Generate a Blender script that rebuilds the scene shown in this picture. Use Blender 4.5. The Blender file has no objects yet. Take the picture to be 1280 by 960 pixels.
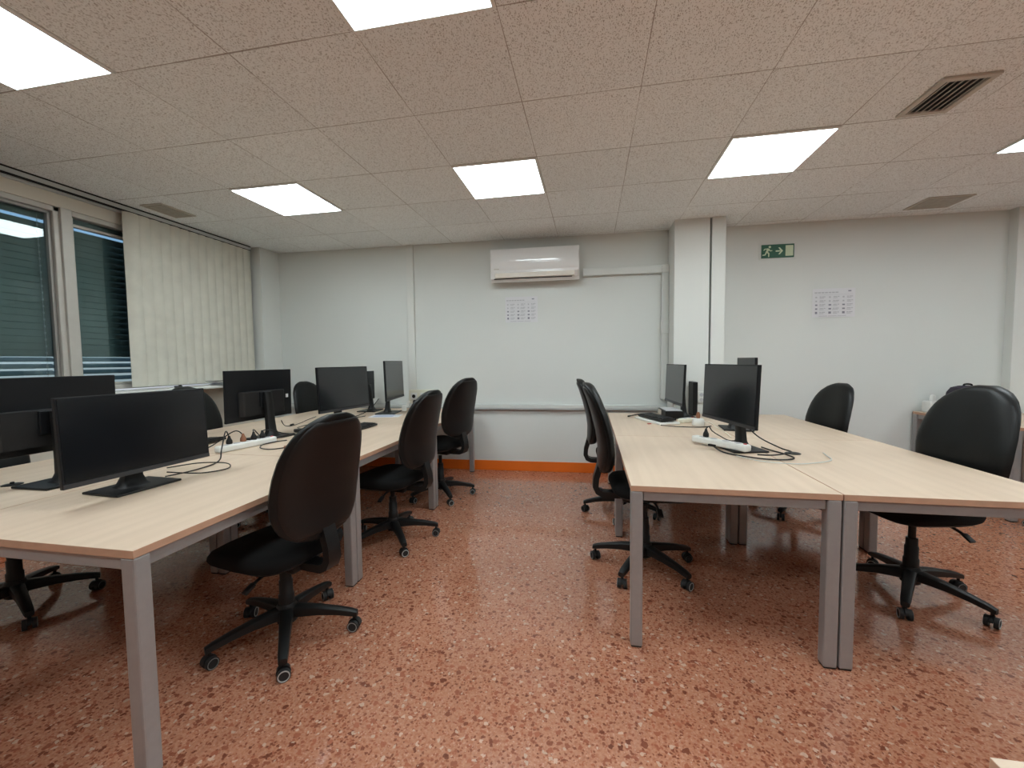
import bpy, bmesh, math, random
from mathutils import Vector, Matrix
random.seed(7)
PI = math.pi
C = bpy.context.scene.collection
H = 1.26            # camera height
CEIL = 2.614        # ceiling height
T = 0.72            # desk top height
GX, GY, G = -3.354, 1.6345, 0.6     # ceiling grid origin and pitch

# ------------------------------------------------------------------ materials
def new_mat(name):
    m = bpy.data.materials.new(name); m.use_nodes = True
    nt = m.node_tree
    return m, nt, nt.nodes['Principled BSDF']

def node(nt, typ, **kw):
    n = nt.nodes.new(typ)
    for k, v in kw.items():
        if k in n.bl_rna.properties: setattr(n, k, v)
        else: n.inputs[k].default_value = v
    return n

def simple(name, col, rough=0.5, metal=0.0, spec=0.5, noise=0.0, nscale=40.0, bump=0.0, bscale=300.0, coat=0.0):
    m, nt, b = new_mat(name)
    b.inputs['Base Color'].default_value = (*col, 1)
    b.inputs['Roughness'].default_value = rough
    b.inputs['Metallic'].default_value = metal
    b.inputs['Specular IOR Level'].default_value = spec
    b.inputs['Coat Weight'].default_value = coat
    tc = node(nt, 'ShaderNodeTexCoord')
    if noise > 0:
        n = node(nt, 'ShaderNodeTexNoise', Scale=nscale, Detail=4.0)
        nt.links.new(tc.outputs['Object'], n.inputs['Vector'])
        r = node(nt, 'ShaderNodeMapRange')
        r.inputs['From Min'].default_value = .3; r.inputs['From Max'].default_value = .7
        r.inputs['To Min'].default_value = 1 - noise; r.inputs['To Max'].default_value = 1 + noise
        nt.links.new(n.outputs['Fac'], r.inputs['Value'])
        mul = node(nt, 'ShaderNodeVectorMath', operation='SCALE')
        mul.inputs[0].default_value = col
        nt.links.new(r.outputs['Result'], mul.inputs['Scale'])
        nt.links.new(mul.outputs['Vector'], b.inputs['Base Color'])
    if bump > 0:
        n2 = node(nt, 'ShaderNodeTexNoise', Scale=bscale, Detail=3.0)
        nt.links.new(tc.outputs['Object'], n2.inputs['Vector'])
        bp = node(nt, 'ShaderNodeBump', Strength=bump, Distance=.002)
        nt.links.new(n2.outputs['Fac'], bp.inputs['Height'])
        nt.links.new(bp.outputs['Normal'], b.inputs['Normal'])
    return m

def mix_col(nt, fac, a, b_):
    mx = node(nt, 'ShaderNodeMix', data_type='RGBA')
    for s, v in ((mx.inputs[6], a), (mx.inputs[7], b_)):
        if isinstance(v, tuple): s.default_value = (*v, 1)
        else: nt.links.new(v, s)
    if isinstance(fac, float): mx.inputs[0].default_value = fac
    else: nt.links.new(fac, mx.inputs[0])
    return mx.outputs[2]

def math_n(nt, op, a, b_=None, c=None):
    n = node(nt, 'ShaderNodeMath', operation=op)
    for i, v in enumerate((a, b_, c)):
        if v is None: continue
        if isinstance(v, (int, float)): n.inputs[i].default_value = v
        else: nt.links.new(v, n.inputs[i])
    return n.outputs[0]

def terrazzo():
    m, nt, b = new_mat('terrazzo floor')
    tc = node(nt, 'ShaderNodeTexCoord'); P = tc.outputs['Object']
    def chips(scale, rmin, rmax, keep, seed):
        mp = node(nt, 'ShaderNodeMapping'); mp.inputs['Location'].default_value = (seed * 3.1, seed * 1.7, seed)
        nt.links.new(P, mp.inputs['Vector'])
        wn = node(nt, 'ShaderNodeTexNoise', Scale=scale * 1.3, Detail=2.0)
        nt.links.new(mp.outputs[0], wn.inputs['Vector'])
        sub = node(nt, 'ShaderNodeVectorMath', operation='SUBTRACT'); nt.links.new(wn.outputs['Color'], sub.inputs[0]); sub.inputs[1].default_value = (.5, .5, .5)
        sc = node(nt, 'ShaderNodeVectorMath', operation='SCALE'); nt.links.new(sub.outputs[0], sc.inputs[0]); sc.inputs['Scale'].default_value = 1.1 / scale
        ad = node(nt, 'ShaderNodeVectorMath', operation='ADD'); nt.links.new(mp.outputs[0], ad.inputs[0]); nt.links.new(sc.outputs[0], ad.inputs[1])
        v = node(nt, 'ShaderNodeTexVoronoi', Scale=scale); v.voronoi_dimensions = '2D'
        nt.links.new(ad.outputs[0], v.inputs['Vector'])
        sp = node(nt, 'ShaderNodeSeparateColor'); nt.links.new(v.outputs['Color'], sp.inputs[0])
        rad = math_n(nt, 'MULTIPLY_ADD', sp.outputs[0], rmax - rmin, rmin)
        on = math_n(nt, 'LESS_THAN', sp.outputs[1], keep)
        rad = math_n(nt, 'MULTIPLY', rad, on)
        d = math_n(nt, 'SUBTRACT', rad, v.outputs['Distance'])
        mr = node(nt, 'ShaderNodeMapRange'); mr.inputs['From Min'].default_value = 0; mr.inputs['From Max'].default_value = .06
        nt.links.new(d, mr.inputs['Value'])
        return mr.outputs[0], sp.outputs[2]
    n1 = node(nt, 'ShaderNodeTexNoise', Scale=1.3, Detail=5.0); nt.links.new(P, n1.inputs['Vector'])
    n2 = node(nt, 'ShaderNodeTexNoise', Scale=90.0, Detail=4.0); nt.links.new(P, n2.inputs['Vector'])
    r1 = node(nt, 'ShaderNodeMapRange'); r1.inputs['From Min'].default_value = .35; r1.inputs['From Max'].default_value = .65
    nt.links.new(n1.outputs['Fac'], r1.inputs['Value'])
    r2 = node(nt, 'ShaderNodeMapRange'); r2.inputs['From Min'].default_value = .3; r2.inputs['From Max'].default_value = .7
    nt.links.new(n2.outputs['Fac'], r2.inputs['Value'])
    base = mix_col(nt, r1.outputs[0], FLOOR_A, FLOOR_B)
    grain = mix_col(nt, r2.outputs[0], FLOOR_C, FLOOR_D)
    base = mix_col(nt, .55, base, grain)
    m3, c3 = chips(150, .2, .55, .55, 5); base = mix_col(nt, math_n(nt, 'MULTIPLY', m3, .6), base, mix_col(nt, c3, (.24, .08, .045), (.60, .34, .25)))
    m2, c2 = chips(82, .24, .52, .46, 2); base = mix_col(nt, math_n(nt, 'MULTIPLY', m2, .85), base, mix_col(nt, c2, (.14, .038, .02), (.34, .11, .06)))
    m1, c1 = chips(40, .2, .50, .27, 1); base = mix_col(nt, math_n(nt, 'MULTIPLY', m1, .9), base, mix_col(nt, c1, (.13, .036, .02), (.36, .12, .066)))
    m4, c4 = chips(44, .12, .44, .17, 9); base = mix_col(nt, math_n(nt, 'MULTIPLY', m4, .8), base, mix_col(nt, c4, (.60, .41, .31), (.48, .34, .255)))
    nt.links.new(base, b.inputs['Base Color'])
    rr = node(nt, 'ShaderNodeMapRange'); rr.inputs['To Min'].default_value = .07; rr.inputs['To Max'].default_value = .16
    nt.links.new(n1.outputs['Fac'], rr.inputs['Value']); nt.links.new(rr.outputs[0], b.inputs['Roughness'])
    b.inputs['Specular IOR Level'].default_value = .85
    bp = node(nt, 'ShaderNodeBump', Strength=.015, Distance=.001)
    n3 = node(nt, 'ShaderNodeTexNoise', Scale=25.0); nt.links.new(P, n3.inputs['Vector'])
    nt.links.new(n3.outputs['Fac'], bp.inputs['Height']); nt.links.new(bp.outputs[0], b.inputs['Normal'])
    return m

def ceiling_tiles():
    m, nt, b = new_mat('ceiling tile')
    tc = node(nt, 'ShaderNodeTexCoord'); P = tc.outputs['Object']
    sp = node(nt, 'ShaderNodeSeparateXYZ'); nt.links.new(P, sp.inputs[0])
    def cell(o, off):
        t = math_n(nt, 'DIVIDE', math_n(nt, 'SUBTRACT', o, off), G)
        fl = math_n(nt, 'FLOOR', t); fr = math_n(nt, 'SUBTRACT', t, fl)
        d = math_n(nt, 'MINIMUM', fr, math_n(nt, 'SUBTRACT', 1.0, fr))
        return fl, math_n(nt, 'MULTIPLY', d, G)
    fx, dx = cell(sp.outputs[0], GX); fy, dy = cell(sp.outputs[1], GY)
    # each tile a slightly different tone
    cb = node(nt, 'ShaderNodeCombineXYZ'); nt.links.new(fx, cb.inputs[0]); nt.links.new(fy, cb.inputs[1])
    wn = node(nt, 'ShaderNodeTexWhiteNoise'); nt.links.new(cb.outputs[0], wn.inputs['Vector'])
    base = mix_col(nt, wn.outputs['Value'], (.85, .88, .89), (.90, .93, .94))
    # worm-hole pits: short dark fissures
    mp = node(nt, 'ShaderNodeMapping'); mp.inputs['Scale'].default_value = (1.0, .55, 1); nt.links.new(P, mp.inputs[0])
    wo = node(nt, 'ShaderNodeTexNoise', Scale=55.0, Detail=2.0); nt.links.new(mp.outputs[0], wo.inputs['Vector'])
    sub = node(nt, 'ShaderNodeVectorMath', operation='SUBTRACT'); nt.links.new(wo.outputs['Color'], sub.inputs[0]); sub.inputs[1].default_value = (.5, .5, .5)
    sc = node(nt, 'ShaderNodeVectorMath', operation='SCALE'); nt.links.new(sub.outputs[0], sc.inputs[0]); sc.inputs['Scale'].default_value = .018
    ad = node(nt, 'ShaderNodeVectorMath', operation='ADD'); nt.links.new(mp.outputs[0], ad.inputs[0]); nt.links.new(sc.outputs[0], ad.inputs[1])
    v = node(nt, 'ShaderNodeTexVoronoi', Scale=175.0); v.voronoi_dimensions = '2D'; nt.links.new(ad.outputs[0], v.inputs['Vector'])
    sc2 = node(nt, 'ShaderNodeSeparateColor'); nt.links.new(v.outputs['Color'], sc2.inputs[0])
    rad = math_n(nt, 'MULTIPLY', math_n(nt, 'LESS_THAN', sc2.outputs[1], .7), math_n(nt, 'MULTIPLY_ADD', sc2.outputs[0], .30, .16))
    pit = node(nt, 'ShaderNodeMapRange'); pit.inputs['From Max'].default_value = .12
    nt.links.new(math_n(nt, 'SUBTRACT', rad, v.outputs['Distance']), pit.inputs['Value'])
    base = mix_col(nt, math_n(nt, 'MULTIPLY', pit.outputs[0], .62), base, (.24, .215, .19))
    # seams with a varying gap
    ns = node(nt, 'ShaderNodeTexNoise', Scale=2.3, Detail=2.0); nt.links.new(P, ns.inputs['Vector'])
    wid = node(nt, 'ShaderNodeMapRange'); wid.inputs['From Min'].default_value = .35; wid.inputs['From Max'].default_value = .7
    wid.inputs['To Min'].default_value = .0011; wid.inputs['To Max'].default_value = .0045
    nt.links.new(ns.outputs['Fac'], wid.inputs['Value'])
    dmin = math_n(nt, 'MINIMUM', math_n(nt, 'MULTIPLY', dx, 1.5), dy)
    seam = math_n(nt, 'LESS_THAN', dmin, wid.outputs[0])
    base = mix_col(nt, math_n(nt, 'MULTIPLY', seam, .7), base, (.24, .20, .17))
    nt.links.new(base, b.inputs['Base Color'])
    b.inputs['Roughness'].default_value = .95; b.inputs['Specular IOR Level'].default_value = .1
    edge = node(nt, 'ShaderNodeMapRange'); edge.inputs['From Max'].default_value = .012; nt.links.new(dmin, edge.inputs['Value'])
    hgt = math_n(nt, 'SUBTRACT', edge.outputs[0], pit.outputs[0])
    bp = node(nt, 'ShaderNodeBump', Strength=.25, Distance=.004); nt.links.new(hgt, bp.inputs['Height'])
    nt.links.new(bp.outputs[0], b.inputs['Normal'])
    return m

def wall_paint(name, col):
    m, nt, b = new_mat(name)
    tc = node(nt, 'ShaderNodeTexCoord'); P = tc.outputs['Object']
    n = node(nt, 'ShaderNodeTexNoise', Scale=.9, Detail=5.0); nt.links.new(P, n.inputs['Vector'])
    c = mix_col(nt, n.outputs['Fac'], tuple(x * .95 for x in col), tuple(min(1, x * 1.05) for x in col))
    nt.links.new(c, b.inputs['Base Color']); b.inputs['Roughness'].default_value = .6; b.inputs['Specular IOR Level'].default_value = .3
    n2 = node(nt, 'ShaderNodeTexNoise', Scale=120.0, Detail=2.0); nt.links.new(P, n2.inputs['Vector'])
    bp = node(nt, 'ShaderNodeBump', Strength=.06, Distance=.002); nt.links.new(n2.outputs['Fac'], bp.inputs['Height'])
    nt.links.new(bp.outputs[0], b.inputs['Normal'])
    return m

def desk_laminate():
    m, nt, b = new_mat('maple laminate')
    tc = node(nt, 'ShaderNodeTexCoord'); P = tc.outputs['Object']
    mp = node(nt, 'ShaderNodeMapping'); mp.inputs['Scale'].default_value = (26, 1.6, 1); nt.links.new(P, mp.inputs[0])
    n = node(nt, 'ShaderNodeTexNoise', Scale=1.0, Detail=6.0); nt.links.new(mp.outputs[0], n.inputs['Vector'])
    n2 = node(nt, 'ShaderNodeTexNoise', Scale=2.2, Detail=2.0); nt.links.new(P, n2.inputs['Vector'])
    f = math_n(nt, 'MULTIPLY_ADD', n2.outputs['Fac'], .4, math_n(nt, 'MULTIPLY', n.outputs['Fac'], .6))
    mr = node(nt, 'ShaderNodeMapRange'); mr.inputs['From Min'].default_value = .35; mr.inputs['From Max'].default_value = .65; nt.links.new(f, mr.inputs['Value'])
    nt.links.new(mix_col(nt, mr.outputs[0], DESK_A, DESK_B), b.inputs['Base Color'])
    b.inputs['Roughness'].default_value = .42; b.inputs['Specular IOR Level'].default_value = .4
    return m

def glow(name, col, strength):
    m = bpy.data.materials.new(name); m.use_nodes = True; nt = m.node_tree
    nt.nodes.remove(nt.nodes['Principled BSDF'])
    e = node(nt, 'ShaderNodeEmission', Strength=strength); e.inputs['Color'].default_value = (*col, 1)
    nt.links.new(e.outputs[0], nt.nodes['Material Output'].inputs['Surface'])
    return m

def glass_mat():
    m = bpy.data.materials.new('window glass'); m.use_nodes = True; nt = m.node_tree
    nt.nodes.remove(nt.nodes['Principled BSDF'])
    tr = node(nt, 'ShaderNodeBsdfTransparent'); tr.inputs['Color'].default_value = (.72, .80, .80, 1)
    gl = node(nt, 'ShaderNodeBsdfGlossy', Roughness=.01); gl.inputs['Color'].default_value = (.9, .95, .95, 1)
    fr = node(nt, 'ShaderNodeFresnel', IOR=1.5)
    mx = node(nt, 'ShaderNodeMixShader')
    nt.links.new(fr.outputs[0], mx.inputs[0]); nt.links.new(tr.outputs[0], mx.inputs[1]); nt.links.new(gl.outputs[0], mx.inputs[2])
    nt.links.new(mx.outputs[0], nt.nodes['Material Output'].inputs['Surface'])
    return m

FLOOR_A, FLOOR_B = (.37, .140, .074), (.47, .205, .122)
FLOOR_C, FLOOR_D = (.29, .098, .054), (.54, .285, .185)
DESK_A, DESK_B = (.565, .435, .325), (.64, .505, .385)
LIGHT = 11.5
M = {}
M['floor'] = terrazzo(); M['ceiling'] = ceiling_tiles()
M['wall'] = wall_paint('white wall paint', (.68, .70, .675))
M['pillar'] = wall_paint('pillar paint', (.70, .71, .68))
M['lintel'] = wall_paint('cream lintel paint', (.66, .61, .52))
M['orange'] = simple('orange skirting paint', (.80, .165, .012), .45, noise=.06, nscale=3)
M['desk'] = desk_laminate()
M['edge'] = simple('edge band', (.50, .30, .20), .5, noise=.06, nscale=20)
M['steel'] = simple('silver grey powder coat', (.34, .33, .325), .42, .35, noise=.03)
M['rubber'] = simple('black rubber', (.012, .012, .012), .7)
M['plastic'] = simple('black plastic', (.007, .0068, .0068), .45, spec=.35, bump=.12, bscale=500)
M['leather'] = simple('black leatherette', (.0045, .005, .005), .42, spec=.3, noise=.15, nscale=15, bump=.2, bscale=260)
M['fabric'] = simple('black seat fabric', (.008, .008, .008), .9, spec=.15, bump=.4, bscale=700)
M['cover'] = simple('dark backrest cover', (.006, .0045, .004), .42, spec=.4, bump=.1, bscale=400)
M['wheel'] = simple('wheel rim grey', (.42, .43, .42), .4)
M['mon'] = simple('monitor black', (.006, .0065, .008), .42, spec=.3, bump=.05, bscale=600)
M['bulge'] = simple('monitor rear panel', (.013, .0125, .013), .5, spec=.35, bump=.1, bscale=500)
M['screen'] = simple('screen glass', (.004, .005, .007), .2, spec=.8)
M['chin'] = simple('monitor chin', (.03, .03, .033), .42)
M['white'] = simple('white plastic', (.74, .75, .72), .4, noise=.03)
M['acwhite'] = simple('air conditioner white', (.78, .77, .76), .10, coat=.2)
M['accream'] = simple('air conditioner louvre', (.72, .66, .58), .4)
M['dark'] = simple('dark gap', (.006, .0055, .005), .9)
M['trunk'] = simple('trunking grey white', (.66, .68, .655), .45)
M['rail'] = simple('trunking grey', (.52, .55, .54), .45)
M['cream'] = simple('cream plastic', (.74, .72, .60), .45)
M['paper'] = simple('paper', (.72, .72, .74), .75, spec=.2)
M['print'] = simple('grey print', (.50, .50, .52), .8)
M['ink'] = simple('dark print', (.26, .26, .31), .8)
M['blueprint'] = simple('blue print', (.33, .37, .55), .8)
M['blind'] = simple('vertical blind fabric', (.62, .60, .52), .85, spec=.15, noise=.05, nscale=8, bump=.2, bscale=500)
M['alu'] = simple('window frame aluminium', (.50, .475, .43), .45, .2, noise=.04, nscale=10)
M['alu2'] = simple('window sash grey', (.30, .28, .26), .45, .4)
M['slat'] = simple('shutter slat green grey', (.33, .38, .36), .5, noise=.1, nscale=6)
M['cord'] = simple('white cord', (.75, .77, .76), .7)
M['glass'] = glass_mat()
M['green'] = simple('exit green', (.012, .10, .055), .4)
M['greenlight'] = simple('photoluminescent pale green', (.60, .70, .50), .5)
M['grille'] = simple('grille grey', (.50, .46, .40), .5)
M['tanplate'] = simple('ceiling plate tan', (.36, .33, .28), .6, noise=.1, nscale=30)
M['lightframe'] = simple('luminaire frame', (.80, .82, .80), .4)
M['glow'] = glow('led diffuser', (.885, 1.0, 1.03), LIGHT)
M['purple'] = simple('dark violet fabric', (.035, .026, .042), .85)
M['red'] = simple('red plastic', (.5, .05, .04), .5)
M['brass'] = simple('plug brown', (.25, .10, .05), .5)
M['outside'] = simple('outside render', (.25, .27, .27), .9)

# ------------------------------------------------------------------ mesh helpers
class MB:
    def __init__(self): self.bm = bmesh.new(); self.mi = 0
    def _tag(self, faces):
        for f in faces: f.material_index = self.mi
    def box(self, c, s, rz=0.0, bevel=0.0, rot=None, seg=2):
        t = bmesh.new()
        bmesh.ops.create_cube(t, size=1.0)
        for v in t.verts: v.co = Vector((v.co.x * s[0], v.co.y * s[1], v.co.z * s[2]))
        if bevel > 0: bmesh.ops.bevel(t, geom=t.edges[:], offset=bevel, segments=seg, profile=.5, affect='EDGES')
        R = rot if rot is not None else Matrix.Rotation(rz, 3, 'Z')
        for v in t.verts: v.co = R @ v.co + Vector(c)
        self.join(t); return self
    def join(self, t):
        mp = {}
        for v in t.verts: mp[v] = self.bm.verts.new(v.co)
        for f in t.faces:
            try: nf = self.bm.faces.new([mp[v] for v in f.verts]); nf.material_index = self.mi; nf.smooth = f.smooth
            except ValueError: pass
        t.free()
    def ring_loft(self, rings, cap=True, closed=False):
        vs = [[self.bm.verts.new(p) for p in r] for r in rings]
        n = len(vs[0])
        pairs = list(zip(vs, vs[1:]))
        if closed: pairs.append((vs[-1], vs[0]))
        for a, b in pairs:
            for i in range(n):
                f = self.bm.faces.new((a[i], a[(i + 1) % n], b[(i + 1) % n], b[i])); f.material_index = self.mi; f.smooth = True
        if cap and not closed:
            for r in (vs[0][::-1], vs[-1]):
                f = self.bm.faces.new(r); f.material_index = self.mi
        return self
    def cyl(self, a, b, r, r2=None, n=20):
        a, b = Vector(a), Vector(b); r2 = r if r2 is None else r2
        d = (b - a).normalized(); x = d.orthogonal().normalized(); y = d.cross(x)
        rings = []
        for p, q in ((a, r), (b, r2)):
            rings.append([p + (x * math.cos(2 * PI * i / n) + y * math.sin(2 * PI * i / n)) * q for i in range(n)])
        return self.ring_loft(rings)
    def lathe(self, prof, c=(0, 0, 0), n=24):
        c = Vector(c)
        return self.ring_loft([[c + Vector((r * math.cos(2 * PI * i / n), r * math.sin(2 * PI * i / n), z)) for i in range(n)] for r, z in prof])
    def tube(self, pts, r, n=7, smooth=True, sub=6):
        P = [Vector(p) for p in pts]
        if smooth and len(P) > 2:
            Q = []
            for i in range(len(P) - 1):
                p0 = P[max(i - 1, 0)]; p1 = P[i]; p2 = P[i + 1]; p3 = P[min(i + 2, len(P) - 1)]
                for k in range(sub):
                    t = k / sub
                    Q.append(.5 * ((2 * p1) + (-p0 + p2) * t + (2 * p0 - 5 * p1 + 4 * p2 - p3) * t * t + (-p0 + 3 * p1 - 3 * p2 + p3) * t ** 3))
            Q.append(P[-1]); P = Q
        rings = []; ref = None
        for i, p in enumerate(P):
            d = (P[min(i + 1, len(P) - 1)] - P[max(i - 1, 0)]).normalized()
            if ref is None: ref = d.orthogonal().normalized()
            ref = (ref - d * ref.dot(d)); ref = ref.normalized() if ref.length > 1e-6 else d.orthogonal().normalized()
            y = d.cross(ref)
            rings.append([p + (ref * math.cos(2 * PI * k / n) + y * math.sin(2 * PI * k / n)) * r for k in range(n)])
        return self.ring_loft(rings)
    def strip(self, pts, w, th, axis=(1, 0, 0)):
        """flat bar of width w (along axis) swept along pts"""
        P = [Vector(p) for p in pts]; ax = Vector(axis); rings = []
        for i, p in enumerate(P):
            d = (P[min(i + 1, len(P) - 1)] - P[max(i - 1, 0)]).normalized(); nrm = d.cross(ax).normalized()
            ww = w[i] if isinstance(w, (list, tuple)) else w
            rings.append([p + ax * ww / 2 + nrm * th / 2, p - ax * ww / 2 + nrm * th / 2, p - ax * ww / 2 - nrm * th / 2, p + ax * ww / 2 - nrm * th / 2])
        self.ring_loft(rings)
        return self
    def prism(self, poly, z0, z1, mat=None):
        """polygon in local x,y extruded z0..z1, mapped through mat (4x4)"""
        mat = mat or Matrix.Identity(4)
        self.ring_loft([[mat @ Vector((x, y, z)) for x, y in poly] for z in (z0, z1)])
        return self
    def build(self, name, mats, parent=None, smooth=None, loc=None):
        bmesh.ops.recalc_face_normals(self.bm, faces=self.bm.faces[:])
        me = bpy.data.meshes.new(name); self.bm.to_mesh(me); self.bm.free()
        if smooth is not None:
            for p in me.polygons: p.use_smooth = smooth
        if any(p.use_smooth for p in me.polygons):
            try: me.set_sharp_from_angle(angle=math.radians(40))
            except Exception: pass
        for m in (mats if isinstance(mats, (list, tuple)) else [mats]): me.materials.append(m)
        o = bpy.data.objects.new(name, me); C.objects.link(o)
        if parent is not None: o.parent = parent
        if loc is not None: o.location = loc
        return o

def thing(name, label, cat, loc=(0, 0, 0), rz=0.0, group=None):
    o = bpy.data.objects.new(name, None); C.objects.link(o); o.empty_display_size = .1
    o.location = loc; o.rotation_euler = (0, 0, rz); tag(o, label, cat, group)
    return o
def tag(o, label, cat, group=None):
    o['label'] = label; o['category'] = cat
    if group: o['group'] = group
    return o
def struct(o): o['kind'] = 'structure'; return o
def dup(root, label=None, loc=None, rz=None):
    r = root.copy(); C.objects.link(r)
    if loc is not None: r.location = loc
    if rz is not None: r.rotation_euler = (0, 0, rz)
    if label: r['label'] = label
    for ch in list(root.children):
        c = ch.copy(); C.objects.link(c); c.parent = r
        for g in list(ch.children):
            d = g.copy(); C.objects.link(d); d.parent = c
    return r

# back wall: y = WY + WS * x  (very slightly out of square with the desks)
WY, WS = 4.68, .026
WR = math.atan(WS)
def wp(x, z, off=0.0): return (x + off * math.sin(WR), WY + WS * x - off * math.cos(WR), z)

# ------------------------------------------------------------------ room shell
XL, XR, YF = -3.95, 6.6, -3.6
struct(MB().box(((XL + XR) / 2, (YF + 5.0) / 2, -.05), (XR - XL + .6, 5.0 - YF + .6, .1)).build('floor', M['floor']))
struct(MB().box(((XL + XR) / 2, (YF + 5.0) / 2, CEIL + .05), (XR - XL + .6, 5.0 - YF + .6, .1)).build('ceiling', M['ceiling']))
o = struct(MB().box((0, .1, CEIL / 2), (11.4, .2, CEIL)).build('wall_back', M['wall'])); o.location = (1.3, WY + WS * 1.3, 0); o.rotation_euler = (0, 0, WR)
struct(MB().box((XR + .1, .7, CEIL / 2), (.2, 9.2, CEIL)).build('wall_right', M['wall']))
struct(MB().box((1.3, YF - .1, CEIL / 2), (11, .2, CEIL)).build('wall_front', M['wall']))
# window wall: parapet, lintel and the solid parts beside the opening (one wall, with its opening)
b = MB()
b.box((XL - .1, .7, .52), (.2, 9.0, 1.04))
b.box((XL - .1, .7, (2.46 + CEIL) / 2), (.2, 9.0, CEIL - 2.46))
b.box((XL - .1, 4.9, 1.75), (.2, 1.3, 1.43)); b.box((XL - .1, -2.2, 1.75), (.2, 3.4, 1.43))
struct(b.build('wall_left', M['lintel']))
# orange skirting
o = struct(MB().box((0, -.006, .056), (9.0, .012, .112), bevel=.003).build('baseboard_back', M['orange'])); o.location = (1.2, WY + WS * 1.2, 0); o.rotation_euler = (0, 0, WR)
struct(MB().box((XL + .006, .5, .05), (.012, 8.0, .1), bevel=.003).build('baseboard_left', M['orange']))
# pillars and strips
struct(MB().box((-3.88, 4.46, CEIL / 2), (.20, .34, CEIL), bevel=.004).build('trim_1', M['pillar']))          # corner pillar
o = struct(MB().box((0, -.012, CEIL / 2), (.085, .03, CEIL), bevel=.004).build('trim_2', M['pillar'])); o.location = wp(-2.07, 0); o.rotation_euler = (0, 0, WR)
struct(MB().box((.965, 4.55, CEIL / 2), (.325, .36, CEIL), bevel=.004).build('trim_3', M['pillar']))          # column
struct(MB().box((1.205, 4.555, CEIL / 2), (.125, .39, CEIL), bevel=.004).build('trim_4', M['pillar']))        # pipe casing beside the column
o = struct(MB().box((0, -.04, CEIL / 2), (.5, .09, CEIL), bevel=.004).build('trim_5', M['pillar'])); o.location = wp(4.10, 0); o.rotation_euler = (0, 0, WR)

# ------------------------------------------------------------------ window and blinds on the left
def window(name, y0, y1, sash):
    z0, z1 = 1.06, 2.46
    f = MB()
    for y in (y0, y1): f.box((XL - .04, y, (z0 + z1) / 2), (.07, .05, z1 - z0), bevel=.006)
    for z in (z0 + .02, z1 - .02): f.box((XL - .04, (y0 + y1) / 2, z), (.07, y1 - y0 + .05, .04), bevel=.006)
    w = struct(f.build(name, M['alu']))
    s = MB(); q = .022
    for y in (y0 + .035, y1 - .035): s.box((XL - .05, y, (z0 + z1) / 2), (.04, q, z1 - z0 - .08), bevel=.004)
    for z in (z0 + .05, z1 - .05 - sash): s.box((XL - .05, (y0 + y1) / 2, z), (.04, y1 - y0 - .05, q), bevel=.004)
    s.build('sash', M['alu2'] if not sash else M['alu'], w)
    MB().box((XL - .055, (y0 + y1) / 2, (z0 + z1) / 2), (.006, y1 - y0 - .07, z1 - z0 - .1)).build('glass_pane', M['glass'], w)
    return w
w1 = window('window_1', -.4, 2.515, 0.0)
window('window_2', 2.585, 4.2, 0.05)
MB().box((XL - .01, 2.562, 1.755), (.05, .072, 1.41), bevel=.004).build('mullion', M['alu'], w1)
def louvre(y0, y1, label):
    t = thing('louvre_shutter', label, 'shutter', (XL - .108, (y0 + y1) / 2, 1.06))
    s = MB(); L = y1 - y0; z = .02; k = 0
    while z < 1.26:
        ang = math.radians(32 if z < .26 else 72)
        R = Matrix.Rotation(ang, 3, 'Y')
        s.box((0, 0, z + .02), (.06, L, .003), rot=R)
        z += .056 if z < .1 else .05
    s.build('slats', M['slat'], t)
    MB().box((0, 0, 1.349), (.03, L, .093), bevel=.004).build('head_box', M['slat'], t)
    for yy in (-L / 2 + .35 * L, L / 2 - .13 * L, L / 2 - .06):
        c = MB(); c.tube([(.027, yy, .03), (.027, yy, 1.33)], .002, smooth=False)
        for i in range(25): c.box((.027, yy, .05 + i * .05), (.008, .012, .016), bevel=.002)
        c.build('ladder_cord', M['cord'], t)
    return t
louvre(-.4, 2.5, 'grey-green louvre shutter behind the window pane nearest the camera')
louvre(2.6, 4.2, 'grey-green louvre shutter behind the narrow pane beside the vertical blind')
struct(MB().box((XL + .13, 1.9, 1.035), (.26, 4.75, .03), bevel=.006).build('trim_6', M['pillar']))        # window sill
# vertical blind
t = thing('vertical_blind', 'cream vertical blind hanging closed over the window beside the corner pillar', 'blind', (-3.885, 0, 0))
b = MB()
b.box((0, 1.3, CEIL - .027), (.05, 5.9, .030), bevel=.003); b.box((-.045, 1.3, CEIL - .045), (.03, 5.9, .03), bevel=.003)
b.build('head_rail', M['rail'], t)
MB().box((.012, 1.3, CEIL - .006), (.02, 5.9, .012)).build('ceiling_gap_shade', M['dark'], t)  # dark strip added as the shade in the gap between rail and ceiling
MB().box((.004, 1.3, CEIL - .045), (.03, 5.9, .008)).build('track_slot_shade', M['dark'], t)  # dark strip painting in the shadow line below the rail
n = 14; ya, yb = 2.93, 4.235
for i in range(n):
    yc = ya + (yb - ya) * (i + .5) / n
    v = MB(); w = .118; rings = []
    for z in (1.072, 1.45, 1.9, 2.3, CEIL - .05):
        pts = []
        tw = math.radians(random.uniform(-3, 3) - 10)
        for k in range(7):
            u = (k / 6 - .5) * w; bow = .019 * (1 - (2 * k / 6 - 1) ** 2)
            pts.append((bow, u))
        poly = [(x, y) for x, y in pts] + [(x - .0012, y) for x, y in pts[::-1]]
        rings.append([(x * math.cos(tw) - y * math.sin(tw) + .004, yc + x * math.sin(tw) + y * math.cos(tw), z) for x, y in poly])
    v.ring_loft(rings)
    v.build('vane', M['blind'], t)
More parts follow.
